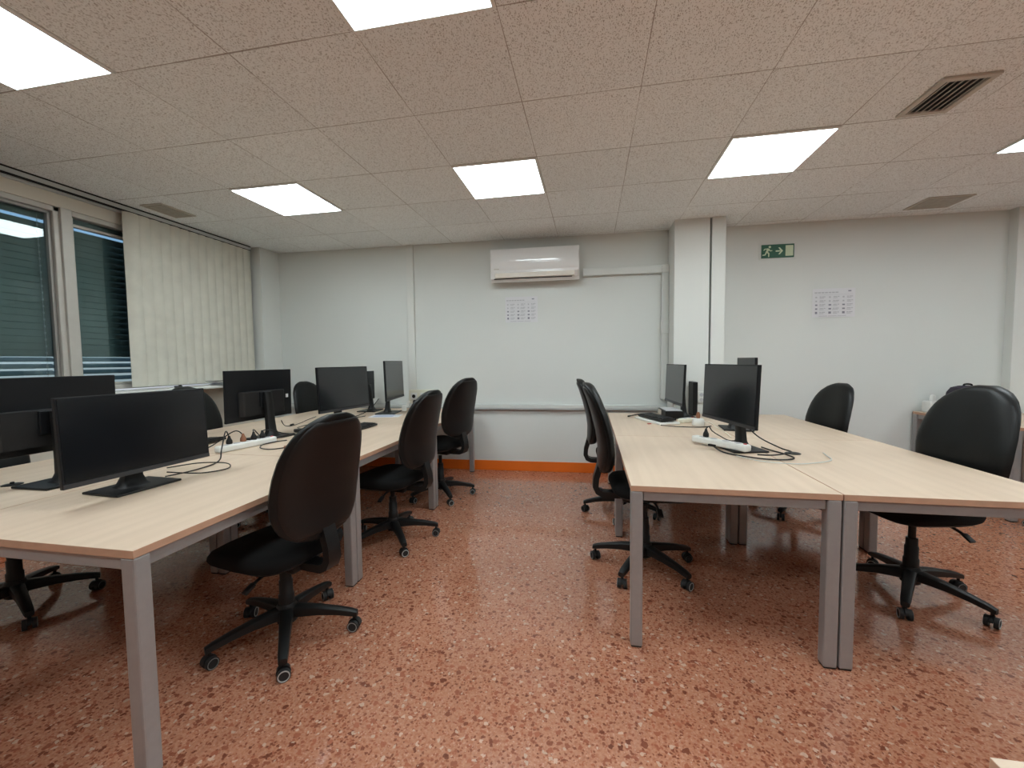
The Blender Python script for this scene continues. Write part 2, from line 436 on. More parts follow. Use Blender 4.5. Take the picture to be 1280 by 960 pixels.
b = MB(); b.tube([(.012, ya + .03, 1.083), (.012, (ya + yb) / 2, 1.080), (.012, yb - .03, 1.083)], .003); b.build('bead_chain', M['cord'], t)

# ------------------------------------------------------------------ ceiling lights and vents
def ceiling_light(i, j, label):
    x0, y0 = GX + i * G, GY + j * G
    t = thing('ceiling_light', label, 'ceiling light', (x0 + G / 2, y0 + G / 2, CEIL), 0, 'square LED panels in the tiled ceiling')
    f = MB()
    for sx in (-1, 1):
        f.box((sx * .291, 0, -.006), (.014, .596, .012), bevel=.002); f.box((0, sx * .291, -.006), (.57, .014, .012), bevel=.002)
    f.build('frame', M['lightframe'], t)
    MB().box((0, 0, -.006), (.568, .568, .008)).build('diffuser', M['glow'], t)
    return t
ceiling_light(1, -1, 'LED ceiling panel nearest the windows, closest to the camera and cut by the frame')
ceiling_light(4, -1, 'LED ceiling panel cut off by the top edge of the frame')
ceiling_light(1, 2, 'LED ceiling panel above the window-side desks, between vertical blind and aisle')
ceiling_light(4, 2, 'LED ceiling panel in front of the air conditioner')
ceiling_light(7, 2, 'LED ceiling panel in front of the white column')
ceiling_light(10, 2, 'LED ceiling panel beside the air grille, mostly out of frame')
for i, j, l in ((7, -1, 'over the free end of the column-side desks'), (10, -1, 'over the aisle beyond the column-side desks'), (13, 2, 'past the wall strip at the far end'),
                (13, -1, 'by the far side wall'), (1, -4, 'behind the camera by the windows'), (4, -4, 'straight behind the camera'), (7, -4, 'behind the camera, third from the windows'), (10, -4, 'behind the camera, fourth from the windows')):
    ceiling_light(i, j, 'LED ceiling panel ' + l)
t = thing('air_grille', 'dark slotted metal air grille set in the ceiling tiles', 'vent', (1.81, 2.63, CEIL))
f = MB()
for sx in (-1, 1):
    f.box((sx * .107, 0, -.007), (.03, .335, .014), bevel=.004); f.box((0, sx * .152, -.007), (.19, .03, .014), bevel=.004)
f.build('frame', M['grille'], t)
MB().box((0, 0, -.002), (.19, .28, .003)).build('backing', M['dark'], t)
for k in range(6):
    MB().box((-.078 + k * .031, 0, -.008), (.004, .28, .011), rot=Matrix.Rotation(math.radians(35), 3, 'Y')).build('slat', M['grille'], t)
def plate(x, y, sx, sy, label):
    t = thing('ceiling_vent_plate', label, 'vent', (x, y, CEIL))
    MB().box((0, 0, -.004), (sx, sy, .008), bevel=.002).build('frame', M['grille'], t)
    b = MB(); b.box((0, 0, -.0095), (sx - .04, sy - .04, .004), bevel=.001)
    b.build('mesh_panel', M['tanplate'], t)
plate(3.01, 4.40, .35, .30, 'grey flat vent plate in the ceiling near the exit sign wall')
plate(-3.64, 3.115, .22, .32, 'grey flat vent plate in the ceiling beside the vertical blind')

# ------------------------------------------------------------------ back wall fittings
# air conditioner
t = thing('air_conditioner', 'white split air conditioner mounted high on the back wall', 'air conditioner', wp(-.60, 2.115), WR)
def ac_sec(x): # profile in y,z, room side is -y
    return [(x, -.002, .02), (x, -.14, .0), (x, -.18, .03), (x, -.198, .09), (x, -.205, .2), (x, -.203, .30), (x, -.19, .345), (x, -.15, .355), (x, -.002, .355)]
b = MB(); b.ring_loft([ac_sec(-.475), ac_sec(.475)]); b.build('body', M['acwhite'], t, smooth=False)
b = MB(); prof = [(-.190 - .026 * (1 - ((z - .215) / .125) ** 2), z) for z in [.105 + .0158 * k for k in range(16)]]
b.ring_loft([[(x, y, z) for y, z in prof] + [(x, -.17, .34), (x, -.17, .105)] for x in (-.466, -.464, .464, .466)]); b.build('front_panel', M['acwhite'], t)
b = MB(); b.box((0, -.197, .062), (.85, .02, .055), bevel=.006, rot=Matrix.Rotation(math.radians(-14), 3, 'X')); b.build('louvre', M['accream'], t)
b = MB(); b.box((-.02, -.186, .029), (.84, .014, .006)); b.build('outlet_gap', M['dark'], t)
b = MB(); b.box((.462, -.197, .062), (.012, .02, .06), bevel=.002); b.build('side_receiver', M['grille'], t)
b = MB(); b.box((-.405, -.2145, .13), (.055, .002, .008)); b.build('badge', M['grille'], t)
# refrigerant trunking
t = thing('pipe_trunking', 'white pipe trunking running from the air conditioner and down beside the column', 'trunking', wp(0, 0), WR)
MB().box((.355, -.03, 2.205), (.89, .058, .075), bevel=.006).build('horizontal_run', M['trunk'], t)
MB().box((.765, -.034, 2.205), (.085, .066, .085), bevel=.012).build('elbow', M['white'], t)
MB().box((.765, -.03, 1.50), (.07, .058, 1.34), bevel=.006).build('vertical_run', M['trunk'], t)
MB().box((.765, -.034, 1.60), (.078, .066, .14), bevel=.006).build('joint_cover', M['trunk'], t)
# long cable trunking
t = thing('cable_trunking', 'long grey cable trunking running level along the back wall at desk height', 'trunking', wp(0, 0), WR)
MB().box((-1.49, -.025, .738), (4.54, .05, .058), bevel=.005).build('duct', M['rail'], t)
MB().box((-1.49, -.052, .745), (4.54, .006, .034), bevel=.002).build('lid', M['trunk'], t)
# socket box
t = thing('socket_box', 'cream wall box with power sockets above the end of the window-side desks', 'socket', wp(-1.92, .775), WR)
MB().box((0, -.03, .08), (.37, .06, .16), bevel=.008).build('housing', M['cream'], t)
for k in (-.12, 0, .12):
    f = MB().box((k, -.063, .085), (.08, .008, .08), bevel=.004).build('socket', M['white'], t)
    h = MB()
    h.lathe([(.001, 0), (.021, 0), (.021, .002), (.001, .002)]); hh = h.build('socket_hole', M['dark'], f); hh.location = (k, -.069, .085); hh.rotation_euler = (PI / 2, 0, 0)
t = thing('wall_socket', 'white double power socket low on the column front', 'socket', (1.065, 4.37, .83))
MB().box((0, -.006, .05), (.065, .012, .115), bevel=.004).build('faceplate', M['white'], t)
for z in (.025, .075):
    h = MB(); h.lathe([(.001, 0), (.018, 0), (.018, .003), (.001, .003)]); hh = h.build('socket_hole', M['print'], t); hh.location = (0, -.0125, z); hh.rotation_euler = (PI / 2, 0, 0)
# exit sign
t = thing('exit_sign', 'green emergency exit sign with running figure and arrow high on the wall', 'sign', wp(1.857, 2.338), WR)
MB().box((0, -.004, 0), (.345, .006, .165), bevel=.002).build('backing', M['wall'], t)
MB().box((0, -.010, 0), (.305, .008, .135), bevel=.002).build('green_panel', M['green'], t)
F = Matrix.Translation((0, -.0145, 0)) @ Matrix.Rotation(PI / 2, 4, 'X')   # local x,y -> x,z, front
def bar(b, a, c, w, w2=None):
    a, c = Vector((*a, 0)), Vector((*c, 0)); d = (c - a).normalized(); n_ = Vector((-d.y, d.x, 0)); w2 = w if w2 is None else w2
    poly = [a + n_ * w / 2, a - n_ * w / 2, c - n_ * w2 / 2, c + n_ * w2 / 2]
    b.prism([(p.x, p.y) for p in poly], 0, .002, F)
b = MB(); ox = -.098
head = [(ox + .022 + .0115 * math.cos(k * PI / 8), .043 + .0115 * math.sin(k * PI / 8)) for k in range(16)]
b.prism(head, 0, .002, F)
for a, c, w, w2 in (((.012, .027), (-.006, -.006), .022, .018), ((.012, .024), (-.022, .024), .010, .009), ((-.022, .026), (-.034, .010), .009, .008), ((.012, .020), (.026, .004), .010, .009), ((.026, .004), (.046, .006), .009, .008),
                    ((-.008, -.002), (.014, -.022), .014, .012), ((.014, -.020), (.013, -.055), .012, .010), ((-.008, -.004), (-.020, -.034), .013, .011), ((-.018, -.034), (-.046, -.037), .011, .010)):
    bar(b, (ox + a[0], a[1]), (ox + c[0], c[1]), w, w2)
b.build('running_figure', M['greenlight'], t)
b = MB(); bar(b, (-.020, 0), (.022, 0), .013)
b.prism([(.048, 0), (.018, .034), (.004, .034), (.026, .004), (.026, -.004), (.004, -.034), (.018, -.034)], 0, .002, F)
b.build('arrow', M['greenlight'], t)
b = MB(); b.prism([(.071, -.052), (.141, -.052), (.141, .052), (.071, .052)], 0, .002, F); b.build('door_symbol', M['greenlight'], t)
# notices
def notice(x, z, w, h, label):
    t = thing('notice_sheet', label, 'notice', wp(x, z), WR)
    b = MB(); rings = []
    nx = 9
    for k in range(nx):
        u = k / (nx - 1) - .5; bow = .004 * (1 - (2 * u) ** 2)
        rings.append([(u * w, -.004 - bow, -h / 2), (u * w, -.003 - bow * .6, 0), (u * w, -.004 - bow, h / 2), (u * w, -.003 - bow, h / 2), (u * w, -.002 - bow * .6, 0), (u * w, -.003 - bow, -h / 2)])
    b.ring_loft(rings); b.build('sheet', M['paper'], t)
    pr_ = MB(); ink = MB()
    def pl(B, cx, cz, sx, sz): B.box((cx * w, -.0105, cz * h), (sx * w, .0012, sz * h))
    for k in range(7): pl(pr_, -.43 + k * .082, .36, .066, .040)           # title line
    pl(ink, .36, .40, .07, .04); pl(pr_, 0, .285, .90, .006)
    for r in range(5):
        for c in range(3):
            x0 = -.42 + c * .32; zz = .20 - r * .135
            if r >= 2: pl(ink, x0 + .005, zz, .06 if c else .05, .05 if r < 4 else .075)
            else: pl(pr_, x0, zz, .04, .05)
            for q in range(3): pl(pr_, x0 + .10 + .048 * q + .006 * ((r + c + q) % 2), zz + .015, .04, .028)
            pl(pr_, x0 + .13, zz - .03, .10 + .03 * ((r * c) % 2), .02)
    for k in range(3): pl(pr_, -.25 + k * .22, -.455, .20, .016)
    pr_.build('printed_lettering', M['print'], t); ink.build('printed_symbol_pattern', M['ink'], t)
notice(-.768, 1.833, .365, .285, 'printed white notice sheet taped under the air conditioner')
notice(2.385, 1.802, .385, .285, 'printed white notice sheet taped below the exit sign')

# ------------------------------------------------------------------ desks
def make_desk(w, l, legs=True):
    """top w (x) by l (y), origin at one floor corner"""
    t = bpy.data.objects.new('desk', None); C.objects.link(t)
    b = MB(); b.box((w / 2, l / 2, T - .0125), (w - .004, l - .004, .025), bevel=.0015)
    top = b.build('desk_top', [M['desk']], t)
    me = top.data; me.materials.append(M['edge'])
    for p in me.polygons:
        if abs(p.normal.z) < .5: p.material_index = 1
    lw = .05
    rz = T - .025 - .021
    for y in (lw / 2 + .004, l - lw / 2 - .004): MB().box((w / 2, y, rz), (w - 2 * lw - .01, .03, .042), bevel=.003).build('rail', M['steel'], t)
    for x in (lw / 2 + .004, w - lw / 2 - .004): MB().box((x, l / 2, rz), (.03, l - 2 * lw - .01, .042), bevel=.003).build('rail', M['steel'], t)
    for x in (lw / 2 + .003, w - lw / 2 - .003):
        for y in (lw / 2 + .003, l - lw / 2 - .003):
            g = MB().box((x, y, (T - .025 + .006) / 2), (lw, lw, T - .025 - .006), bevel=.006).build('leg', M['steel'], t)
            MB().box((x, y, .005), (lw - .006, lw - .006, .010), bevel=.002).build('foot_cap', M['rubber'], g)
    return t
def desk(x0, y0, x1, y1, label, group=None):
    t = make_desk(x1 - x0, y1 - y0); t.location = (x0, y0, 0); tag(t, label, 'desk', group); return t
LX0, LXM, LX1 = -3.10, -2.205, -1.31
LY = [.955, 2.115, 3.345, 4.565]
gl = 'desks of the window-side block'
nm = ['end desk nearest the camera', 'middle desk', 'desk against the back wall']
for k in range(3):
    desk(LXM, LY[k], LX1, LY[k + 1], 'maple-topped grey-legged desk, aisle side of the window block, ' + nm[k], gl)
    desk(LX0, LY[k], LXM, LY[k + 1] - (.032 if k == 2 else 0), 'maple-topped grey-legged desk, window side of the window block, ' + nm[k], gl)
gr = 'desks of the block by the column'
RX0, RXM, RX1 = .165, .975, 1.795
RY = [1.822, 3.035, 4.335]
desk(RX0, RY[0], RXM, RY[1], 'maple-topped desk in the column block, aisle side, free end nearest the camera', gr)
desk(RX0, RY[1], RXM, RY[2], 'maple-topped desk in the column block, aisle side, end against the column', gr)
dk = desk(RXM, RY[0], RX1, RY[1], 'maple-topped desk in the column block, far from the aisle, with a cable hole', gr)
desk(RXM, RY[1], RX1, RY[2], 'maple-topped desk in the column block, side away from the aisle, end against the column', gr)
b = MB(); b.lathe([(.001, T + .0005), (.038, T + .0005), (.040, T + .002), (.036, T + .004), (.001, T + .003)], (1.115 - RXM, 2.575 - RY[0], 0)); b.build('cable_grommet', M['plastic'], dk)
desk(3.10, 3.72, 3.84, 4.735, 'maple-topped desk standing against the back wall beneath the wall strip')
desk(3.86, 3.72, 4.66, 4.66, 'maple-topped desk against the back wall beside the one under the wall strip')
desk(.524, -.56, 1.724, .644, 'pale desk corner just showing at the bottom edge beside the camera')

# ------------------------------------------------------------------ chairs
def interp(tab, t):
    for (a, va), (b_, vb) in zip(tab, tab[1:]):
        if t <= b_:
            u = (t - a) / (b_ - a); u = u * u * (3 - 2 * u) if False else u
            return va + (vb - va) * u
    return tab[-1][1]
W_TAB = [(0, .060), (.03, .125), (.07, .168), (.14, .205), (.25, .228), (.40, .236), (.55, .232), (.70, .218), (.80, .198), (.88, .168), (.94, .128), (.98, .080), (1, .045)]
Y_TAB = [(0, -.258), (.12, -.252), (.28, -.250), (.45, -.262), (.65, -.288), (.85, -.322), (1, -.356)]
def back_pt(u, t, off, ws=1.0):
    w = interp(W_TAB, t) * ws; z = .515 + .535 * t
    y = interp(Y_TAB, t) + .030 * (u * w / .236) ** 2
    return (u * w, y + off, z)
def pillow(b, front, back, ws=1.0, nt=26, nu=15, t0=0., t1=1.):
    rings = []
    for i in range(nt + 1):
        t = t0 + (t1 - t0) * (.5 - .5 * math.cos(PI * i / nt)); te = min(i, nt - i) / nt
        et = min(1, (te * 7 + .12)) ** .5
        r = []
        for k in range(nu):
            u = -math.cos(PI * k / (nu - 1)); e = (1 - abs(u) ** 4) ** .5 * et
            r.append(back_pt(u, t, front * e, ws))
        for k in range(1, nu - 1):
            u = math.cos(PI * k / (nu - 1)); e = (1 - abs(u) ** 4) ** .5 * et
            r.append(back_pt(u, t, -back * e, ws))
        rings.append(r)
    b.ring_loft(rings); return b
def make_chair():
    t = bpy.data.objects.new('office_chair', None); C.objects.link(t)
    # star base
    b = MB()
    for k in range(5):
        a = 2 * PI * k / 5 + PI / 2; ca, sa = math.cos(a), math.sin(a); rings = []
        for r, zc, w, h in ((.015, .118, .062, .062), (.06, .118, .058, .056), (.14, .112, .050, .044), (.22, .100, .044, .036), (.285, .086, .040, .032), (.312, .078, .034, .026)):
            ring = []
            for q in range(10):
                an = 2 * PI * q / 10; cx = math.copysign(abs(math.cos(an)) ** .6, math.cos(an)); cz = math.copysign(abs(math.sin(an)) ** .6, math.sin(an))
                y = cx * w / 2; ring.append((r * ca - y * sa, r * sa + y * ca, zc + cz * h / 2))
            rings.append(ring)
        b.ring_loft(rings)
    b.lathe([(.030, .068), (.042, .075), (.044, .145), (.036, .160), (.001, .161)])
    sb = b.build('star_base', M['plastic'], t)
    # gas column
    b = MB(); b.lathe([(.033, .155), (.033, .20), (.029, .205), (.029, .265), (.025, .27), (.025, .31), (.016, .312), (.016, .385), (.001, .386)]); b.build('gas_column', M['plastic'], t)
    # casters
    for k in range(5):
        a = 2 * PI * k / 5 + PI / 2; x, y = .297 * math.cos(a), .297 * math.sin(a); sw = a + .9 + k * 1.3
        c = MB(); c.cyl((0, 0, .045), (0, 0, .075), .007)
        d = Vector((math.cos(sw), math.sin(sw), 0)); n_ = Vector((-d.y, d.x, 0))
        hood = []
        for s in (-.007, .007):
            hood.append([n_ * s + d * (.027 * math.cos(q * PI / 8)) + Vector((0, 0, .028 + .029 * math.sin(q * PI / 8))) for q in range(9)])
        c.ring_loft(hood)
        ca_ = c.build('caster', M['plastic'], t); ca_.location = (x, y, 0)
        for s in (-1, 1):
            o_ = n_ * s * .0165 + Vector((0, 0, .0255))
            MB().cyl(o_ - n_ * .008, o_ + n_ * .008, .0255, n=22).build('wheel', M['rubber'], ca_)
            rb = MB(); o_ = n_ * s * .0252 + Vector((0, 0, .0255)); xx, zz = d, Vector((0, 0, 1)); ring = []
            for q in range(24):
                an = 2 * PI * q / 24; e = xx * math.cos(an) + zz * math.sin(an)
                ring.append([o_ + e * .0225 - n_ * .001, o_ + e * .0225 + n_ * s * .001, o_ + e * .0185 + n_ * s * .001, o_ + e * .0185 - n_ * .001])
            rb.ring_loft(ring, closed=True).build('wheel_ring', M['wheel'], ca_)
    # mechanism and levers
    b = MB(); b.box((0, -.02, .372), (.15, .24, .05), bevel=.01); b.box((0, .02, .392), (.24, .22, .014), bevel=.004); b.build('mechanism', M['plastic'], t)
    b = MB(); b.tube([(.07, .02, .372), (.16, .03, .368), (.215, .035, .352)], .007); b.box((.232, .037, .345), (.055, .03, .012), bevel=.004, rot=Matrix.Rotation(.5, 3, 'Y')); b.build('lever', M['plastic'], t)
    b = MB(); b.tube([(-.07, -.05, .372), (-.15, -.055, .366), (-.20, -.058, .350)], .007); b.box((-.214, -.06, .344), (.05, .028, .012), bevel=.004, rot=Matrix.Rotation(-.5, 3, 'Y')); b.build('lever', M['plastic'], t)
    # seat: padded cushion with waterfall front, and plastic pan below it
    def outline(a, s, drop=0):
        ca, sa = math.cos(a), math.sin(a); e = .42
        x = math.copysign(abs(ca) ** e, ca) * .238 * s; y = math.copysign(abs(sa) ** e, sa) * .225 * s
        if y < 0: x *= 1 - .16 * (y / .225) ** 2 * 1.0
        return x, y
    def seat_ring(s, z, dropf):
        r = []
        for k in range(44):
            x, y = outline(2 * PI * k / 44, s); zz = z - (dropf * max(0, (y - .08) / .145) ** 2) - .006 * (x / .238) ** 2 * (1 if dropf else 0)
            r.append((x, y + .02, zz))
        return r
    b = MB(); b.ring_loft([seat_ring(.01, .470, .0), seat_ring(.5, .472, .012), seat_ring(.8, .474, .026), seat_ring(.93, .468, .03), seat_ring(.99, .452, .03), seat_ring(1.0, .434, .026), seat_ring(.97, .416, .02), seat_ring(.90, .408, .012), seat_ring(.02, .405, 0)])
    b.build('seat', M['fabric'], t)
    b = MB(); b.ring_loft([seat_ring(.92, .420, .012), seat_ring(.94, .410, .012), seat_ring(.86, .396, .006), seat_ring(.5, .386, 0), seat_ring(.02, .384, 0)]); b.build('seat_pan', M['plastic'], t)
    # backrest
    b = MB(); pillow(b, .048, .016); br = b.build('backrest', M['leather'], t)
    b = MB(); pillow(b, .0, .016, .90, t0=.05, t1=.95)
    for v in b.bm.verts: v.co.y -= .011
    b.build('back_cover', M['cover'], br)
    # j bracket
    pts = [(0, -.06, .372), (0, -.18, .372), (0, -.25, .376), (0, -.278, .390), (0, -.292, .420), (0, -.288, .47), (0, -.268, .54), (0, -.254, .59), (0, -.248, .63)]
    b = MB(); b.strip(pts, [.07, .07, .07, .07, .068, .066, .066, .066, .066], .034); b.build('back_bracket', M['plastic'], t)
    return t
proto = make_chair(); used = [False]
LOWER = ('star_base', 'gas_column', 'caster')
def chair(x, y, face, label, base=0.0, dz=0.0, tilt=0.0):
    """face: heading of the sitter in degrees (0 = +X, 90 = +Y); base: turn of the star base; dz: gas lift"""
    rz = math.radians(face - 90)
    if not used[0]: r = proto; used[0] = True
    else: r = dup(PRO0)
    r.location = (x, y, 0); r.rotation_euler = (0, 0, rz)
    tag(r, label, 'chair', 'black swivel office chairs')
    R = Matrix.Rotation(math.radians(base) - rz, 4, 'Z')
    for ch in r.children:
        if ch.name.startswith(('star_base', 'caster')): ch.matrix_basis = R @ ch.matrix_basis
        elif not ch.name.startswith('gas_column'):
            ch.location.z += dz
    return r
# keep an untouched copy of the pieces to duplicate from
class Src: pass
def freeze(root):
    return [(ch, ch.matrix_basis.copy()) for ch in root.children]
FRZ = freeze(proto)
PRO0 = proto
_dup = dup
def dup_chair():
    r = proto.copy(); C.objects.link(r)
    for ch, mb in FRZ:
        c = ch.copy(); C.objects.link(c); c.parent = r; c.matrix_basis = mb
        for g in list(ch.children):
            d = g.copy(); C.objects.link(d); d.parent = c
    return r
def dup(root, label=None, loc=None, rz=None):
    if root is proto: return dup_chair()
    return _dup(root, label, loc, rz)
chair(-1.385, 1.64, 168, 'black office chair nearest the camera, pushed up to the end desk of the window block', base=0)
chair(-1.385, 2.70, 172, 'black office chair at the middle desk of the window block, on the aisle', base=3, dz=.02)
chair(-1.39, 3.67, 160, 'black office chair nearest the back wall on the aisle side of the window block', base=0, dz=.065)
chair(-2.93, 1.58, 2, 'black office chair under the window side of the end desk, behind the two front monitors', base=-40)
chair(-2.94, 2.86, 2, 'black office chair on the window side, its back showing between two monitors', base=20, dz=.03)
chair(-2.95, 4.25, -10, 'black office chair on the window side nearest the back wall, edge showing behind a monitor', base=46)
chair(.315, 2.57, 4, 'black office chair seen edge-on at the free end of the column block, aisle side', base=6, dz=.075)
chair(.245, 3.50, 2, 'black office chair seen edge-on behind another, farther along the column block aisle side', base=25, dz=.055)
chair(1.64, 3.73, 189, 'black office chair facing the far half of the column block, away from the aisle', base=-5, dz=0)
chair(1.652, 2.49, 190, 'large black office chair facing the near half of the column block, away from the aisle', base=0, dz=.055)
chair(3.45, 3.60, 82, 'black office chair in front of the desk under the wall strip, partly out of frame', base=8)

# ------------------------------------------------------------------ monitors
def monitor(px, py, zc, yaw, tilt, s, label, panelgap=.055, sticker=False, bulge=True, swivel=0.0):
    """panel centre (px,py,zc); yaw = 0 faces -Y; screen normal n"""
    w, h = .54 * s, .325 * s
    n_ = Vector((math.sin(yaw), -math.cos(yaw), 0)); base = Vector((px, py, 0)) - n_ * panelgap
    t = thing('monitor', label, 'monitor', (base.x, base.y, T + .0005), yaw, 'black desktop monitors')
    zl = zc - T; Rt = Matrix.Rotation(-tilt, 3, 'X'); pc = Vector((0, -panelgap, zl))
    def loc(p): return Rt @ Vector(p) + pc
    b = MB(); b.box(loc((0, .008, 0)), (w, .018, h), rot=Rt, bevel=.003); pn = b.build('panel', M['mon'], t)
    MB().box(loc((0, -.0016, .009)), (w - .014, .002, h - .032), rot=Rt).build('screen', M['screen'], pn)
    MB().box(loc((0, -.002, -h / 2 + .0095)), (w - .004, .004, .017), rot=Rt, bevel=.001).build('chin', M['chin'], pn)
    # rear bulge
    b = MB(); y0, y1 = .016, .052; sec = []
    for y, k in ((y0, 1.0), (y0 + .012, .99), (y1 - .006, .93), (y1, .88)):
        sec.append([loc((x * k * .34 * w, y, z)) for x, z in ((-1, -.40 * h), (1, -.40 * h), (1, .02 * h + .02 * k), (-1, .02 * h + .02 * k))])
    b.ring_loft(sec); b.build('rear_housing', M['bulge'], pn, smooth=False)
    MB().box(loc((0, .056, -.09 * h)), (.11, .014, .11), rot=Rt, bevel=.004).build('mount_plate', M['mon'], t)
    if sticker: MB().box(loc((-.42 * w, .0175, -.08 * h)), (.026, .001, .028), rot=Rt).build('sticker', M['paper'], pn)
    # stand neck
    top = zl + .02
    rings = []
    for z, wd, dp, yy in ((.008, .13, .10, .035), (.02, .10, .07, .035), (.05, .078, .045, .033), (.12, .072, .038, .028), (top * .75, .07, .036, .022), (top, .066, .030, .012)):
        r = []
        for q in range(12):
            an = 2 * PI * q / 12; cx = math.copysign(abs(math.cos(an)) ** .5, math.cos(an)); cy = math.copysign(abs(math.sin(an)) ** .5, math.sin(an))
            r.append((cx * wd / 2, yy + cy * dp / 2, z))
        rings.append(r)
    MB().ring_loft(rings).build('neck', M['plastic'], t)
    b = MB(); b.box((0, .02, .0055), (.245 * s, .205, .010), bevel=.004); b.build('base_plate', M['plastic'], t)
    return t
R = math.radians
monitor(-1.915, 1.470, .970, R(86.3), R(2.5), 1.06, 'black monitor nearest the camera, screen towards the aisle, on the window block')
monitor(-2.520, 1.50, 1.035, R(-90), R(1), 1.08, 'black monitor seen from behind, facing the windows, behind the one nearest the camera', panelgap=.08)
monitor(-2.400, 2.66, 1.036, R(-92), R(1.1), 1.10, 'black monitor seen from behind with a small white sticker, on the window block', sticker=True)
monitor(-2.010, 3.140, 1.048, R(82.4), R(2.6), 1.10, 'black monitor facing the aisle above the middle desk of the window block')
monitor(-2.050, 4.12, 1.072, R(101), R(1.5), 1.24, 'monitor with grey reflection near the back wall, above the printed paper')
monitor(-2.50, 4.25, 1.00, R(-84), 0, 1.0, 'monitor mostly hidden behind the grey-reflecting one near the back wall')
monitor(.755, 4.07, 1.028, R(-85.8), R(2.2), 1.12, 'monitor with grey reflection at the column end of the column block')
monitor(.793, 2.66, 1.050, R(-77.8), R(2.1), 1.07, 'black monitor standing behind the white power strip on the column block')
monitor(1.16, 3.42, 1.10, R(84), 0, 1.0, 'monitor hidden behind the black one on the column block, only its top showing')

# ------------------------------------------------------------------ small things on the desks
Z = T + .0008
def strip_power(x0, y0, x1, y1, w, h, nsock, label, mat, z=Z):
    d = Vector((x1 - x0, y1 - y0, 0)); L = d.length; a = math.atan2(d.y, d.x)
    t = thing('power_strip', label, 'power strip', ((x0 + x1) / 2, (y0 + y1) / 2, z), a)
    MB().box((0, 0, h / 2), (L, w, h), bevel=.010).build('housing', mat, t)
    for k in range(nsock):
        x = -L / 2 + L * (k + .8) / (nsock + .6)
        b = MB(); b.lathe([(.001, 0), (.019, 0), (.020, .0015), (.001, .001)], (x, 0, h)); b.build('socket', M['print'], t)
    MB().box((L / 2 - .022, 0, h + .001), (.018, .012, .006), bevel=.002).build('switch', M['red'], t)
    return t
strip_power(-2.235, 2.125, -2.150, 2.50, .052, .040, 5, 'white power strip with black plugs on the window block desks', M['white'])
strip_power(.648, 2.82, .868, 2.52, .055, .040, 4, 'white power strip with one black plug in front of the black monitor', M['white'], z=T + .0125)
strip_power(.735, 3.69, .87, 3.79, .060, .035, 2, 'short cream power strip beside the keyboards near the column', M['cream'])
def cable(pts, r, label, plug=None, mat='plastic', plugmat='plastic', end=None):
    t = thing('power_cable', label, 'cable', pts[0])
    p0 = Vector(pts[0])
    MB().tube([Vector(p) - p0 for p in pts], r).build('cord', M[mat], t)
    if plug:
        q = Vector(plug) - p0
        b = MB(); b.lathe([(.016, 0), (.018, .006), (.017, .020), (.010, .034), (.006, .05), (.001, .051)], q, n=16); b.build('plug', M[plugmat], t)
    if end:
        q, a = Vector(end[0]) - p0, end[1]
        MB().box(q, (.045, .018, .013), rz=a, bevel=.004).build('connector', M[plugmat], t)
    return t
zc_ = Z + .0068
cable([(-2.222, 2.205, T + .088), (-2.19, 2.15, T + .13), (-2.10, 2.03, T + .05), (-2.02, 1.93, zc_), (-1.97, 1.76, zc_), (-2.0, 1.62, zc_)], .0035, 'black cable looping from the white power strip to the nearest monitor', plug=(-2.222, 2.205, T + .0435))
cable([(-2.202, 2.29, T + .088), (-2.25, 2.27, T + .11), (-2.32, 2.16, T + .03), (-2.34, 2.02, zc_), (-2.38, 1.84, zc_), (-2.41, 1.68, zc_)], .0035, 'black cable with upright plug, end socket of the white strip, running towards the windows', plug=(-2.202, 2.29, T + .0435), plugmat='brass')
cable([(-2.187, 2.36, T + .088), (-2.22, 2.40, T + .10), (-2.24, 2.50, T + .03), (-2.195, 2.63, zc_), (-2.19, 2.76, zc_)], .0035, 'short black cable from the white strip to the sticker monitor', plug=(-2.187, 2.36, T + .0435))
cable([(-2.175, 2.42, T + .088), (-2.16, 2.46, T + .09), (-2.12, 2.62, T + .03), (-2.07, 2.74, zc_), (-2.04, 2.85, zc_), (-2.06, 2.95, zc_)], .0035, 'black cable crossing from the white strip past the front office chair', plug=(-2.175, 2.42, T + .0435))
cable([(-1.87, 2.33, zc_ + .003), (-1.95, 2.245, zc_ + .001), (-2.05, 2.265, zc_), (-2.125, 2.36, zc_), (-2.12, 2.47, zc_), (-2.08, 2.53, zc_)], .0035, 'black cable loop with connector lying in front of the sticker monitor', end=((-1.90, 2.295, zc_ + .006), 2.2), plugmat='brass')
cable([(-2.36, 2.82, T + .10), (-2.44, 2.95, T + .04), (-2.52, 3.12, zc_ + .001), (-2.55, 3.27, zc_), (-2.62, 3.45, zc_), (-2.70, 3.70, zc_)], .003, 'thin black cable strung between the two middle monitors', end=((-2.525, 3.14, zc_ + .008), 1.8))
cable([(-2.275, 2.935, T + .018), (-2.33, 2.99, zc_ + .002), (-2.40, 3.05, zc_), (-2.42, 3.19, zc_), (-2.36, 3.30, zc_)], .003, 'thin black cable leaving the small black power adapter beside the sticker monitor')
t = thing('power_adapter', 'small black power adapter lying beside the sticker monitor', 'adapter', (-2.25, 2.885, Z), 1.0)
MB().box((0, 0, .014), (.085, .042, .026), bevel=.006).build('body', M['plastic'], t)
MB().box((.035, 0, .028), (.012, .02, .003), bevel=.001).build('label_plate', M['print'], t)
cable([(-2.55, 1.62, T + .14), (-2.50, 1.72, T + .05), (-2.38, 1.70, zc_ + .014), (-2.30, 1.62, zc_), (-2.35, 1.55, T + .026), (-2.42, 1.56, T + .07)], .003, 'thin cable loop hanging behind the nearest monitor')
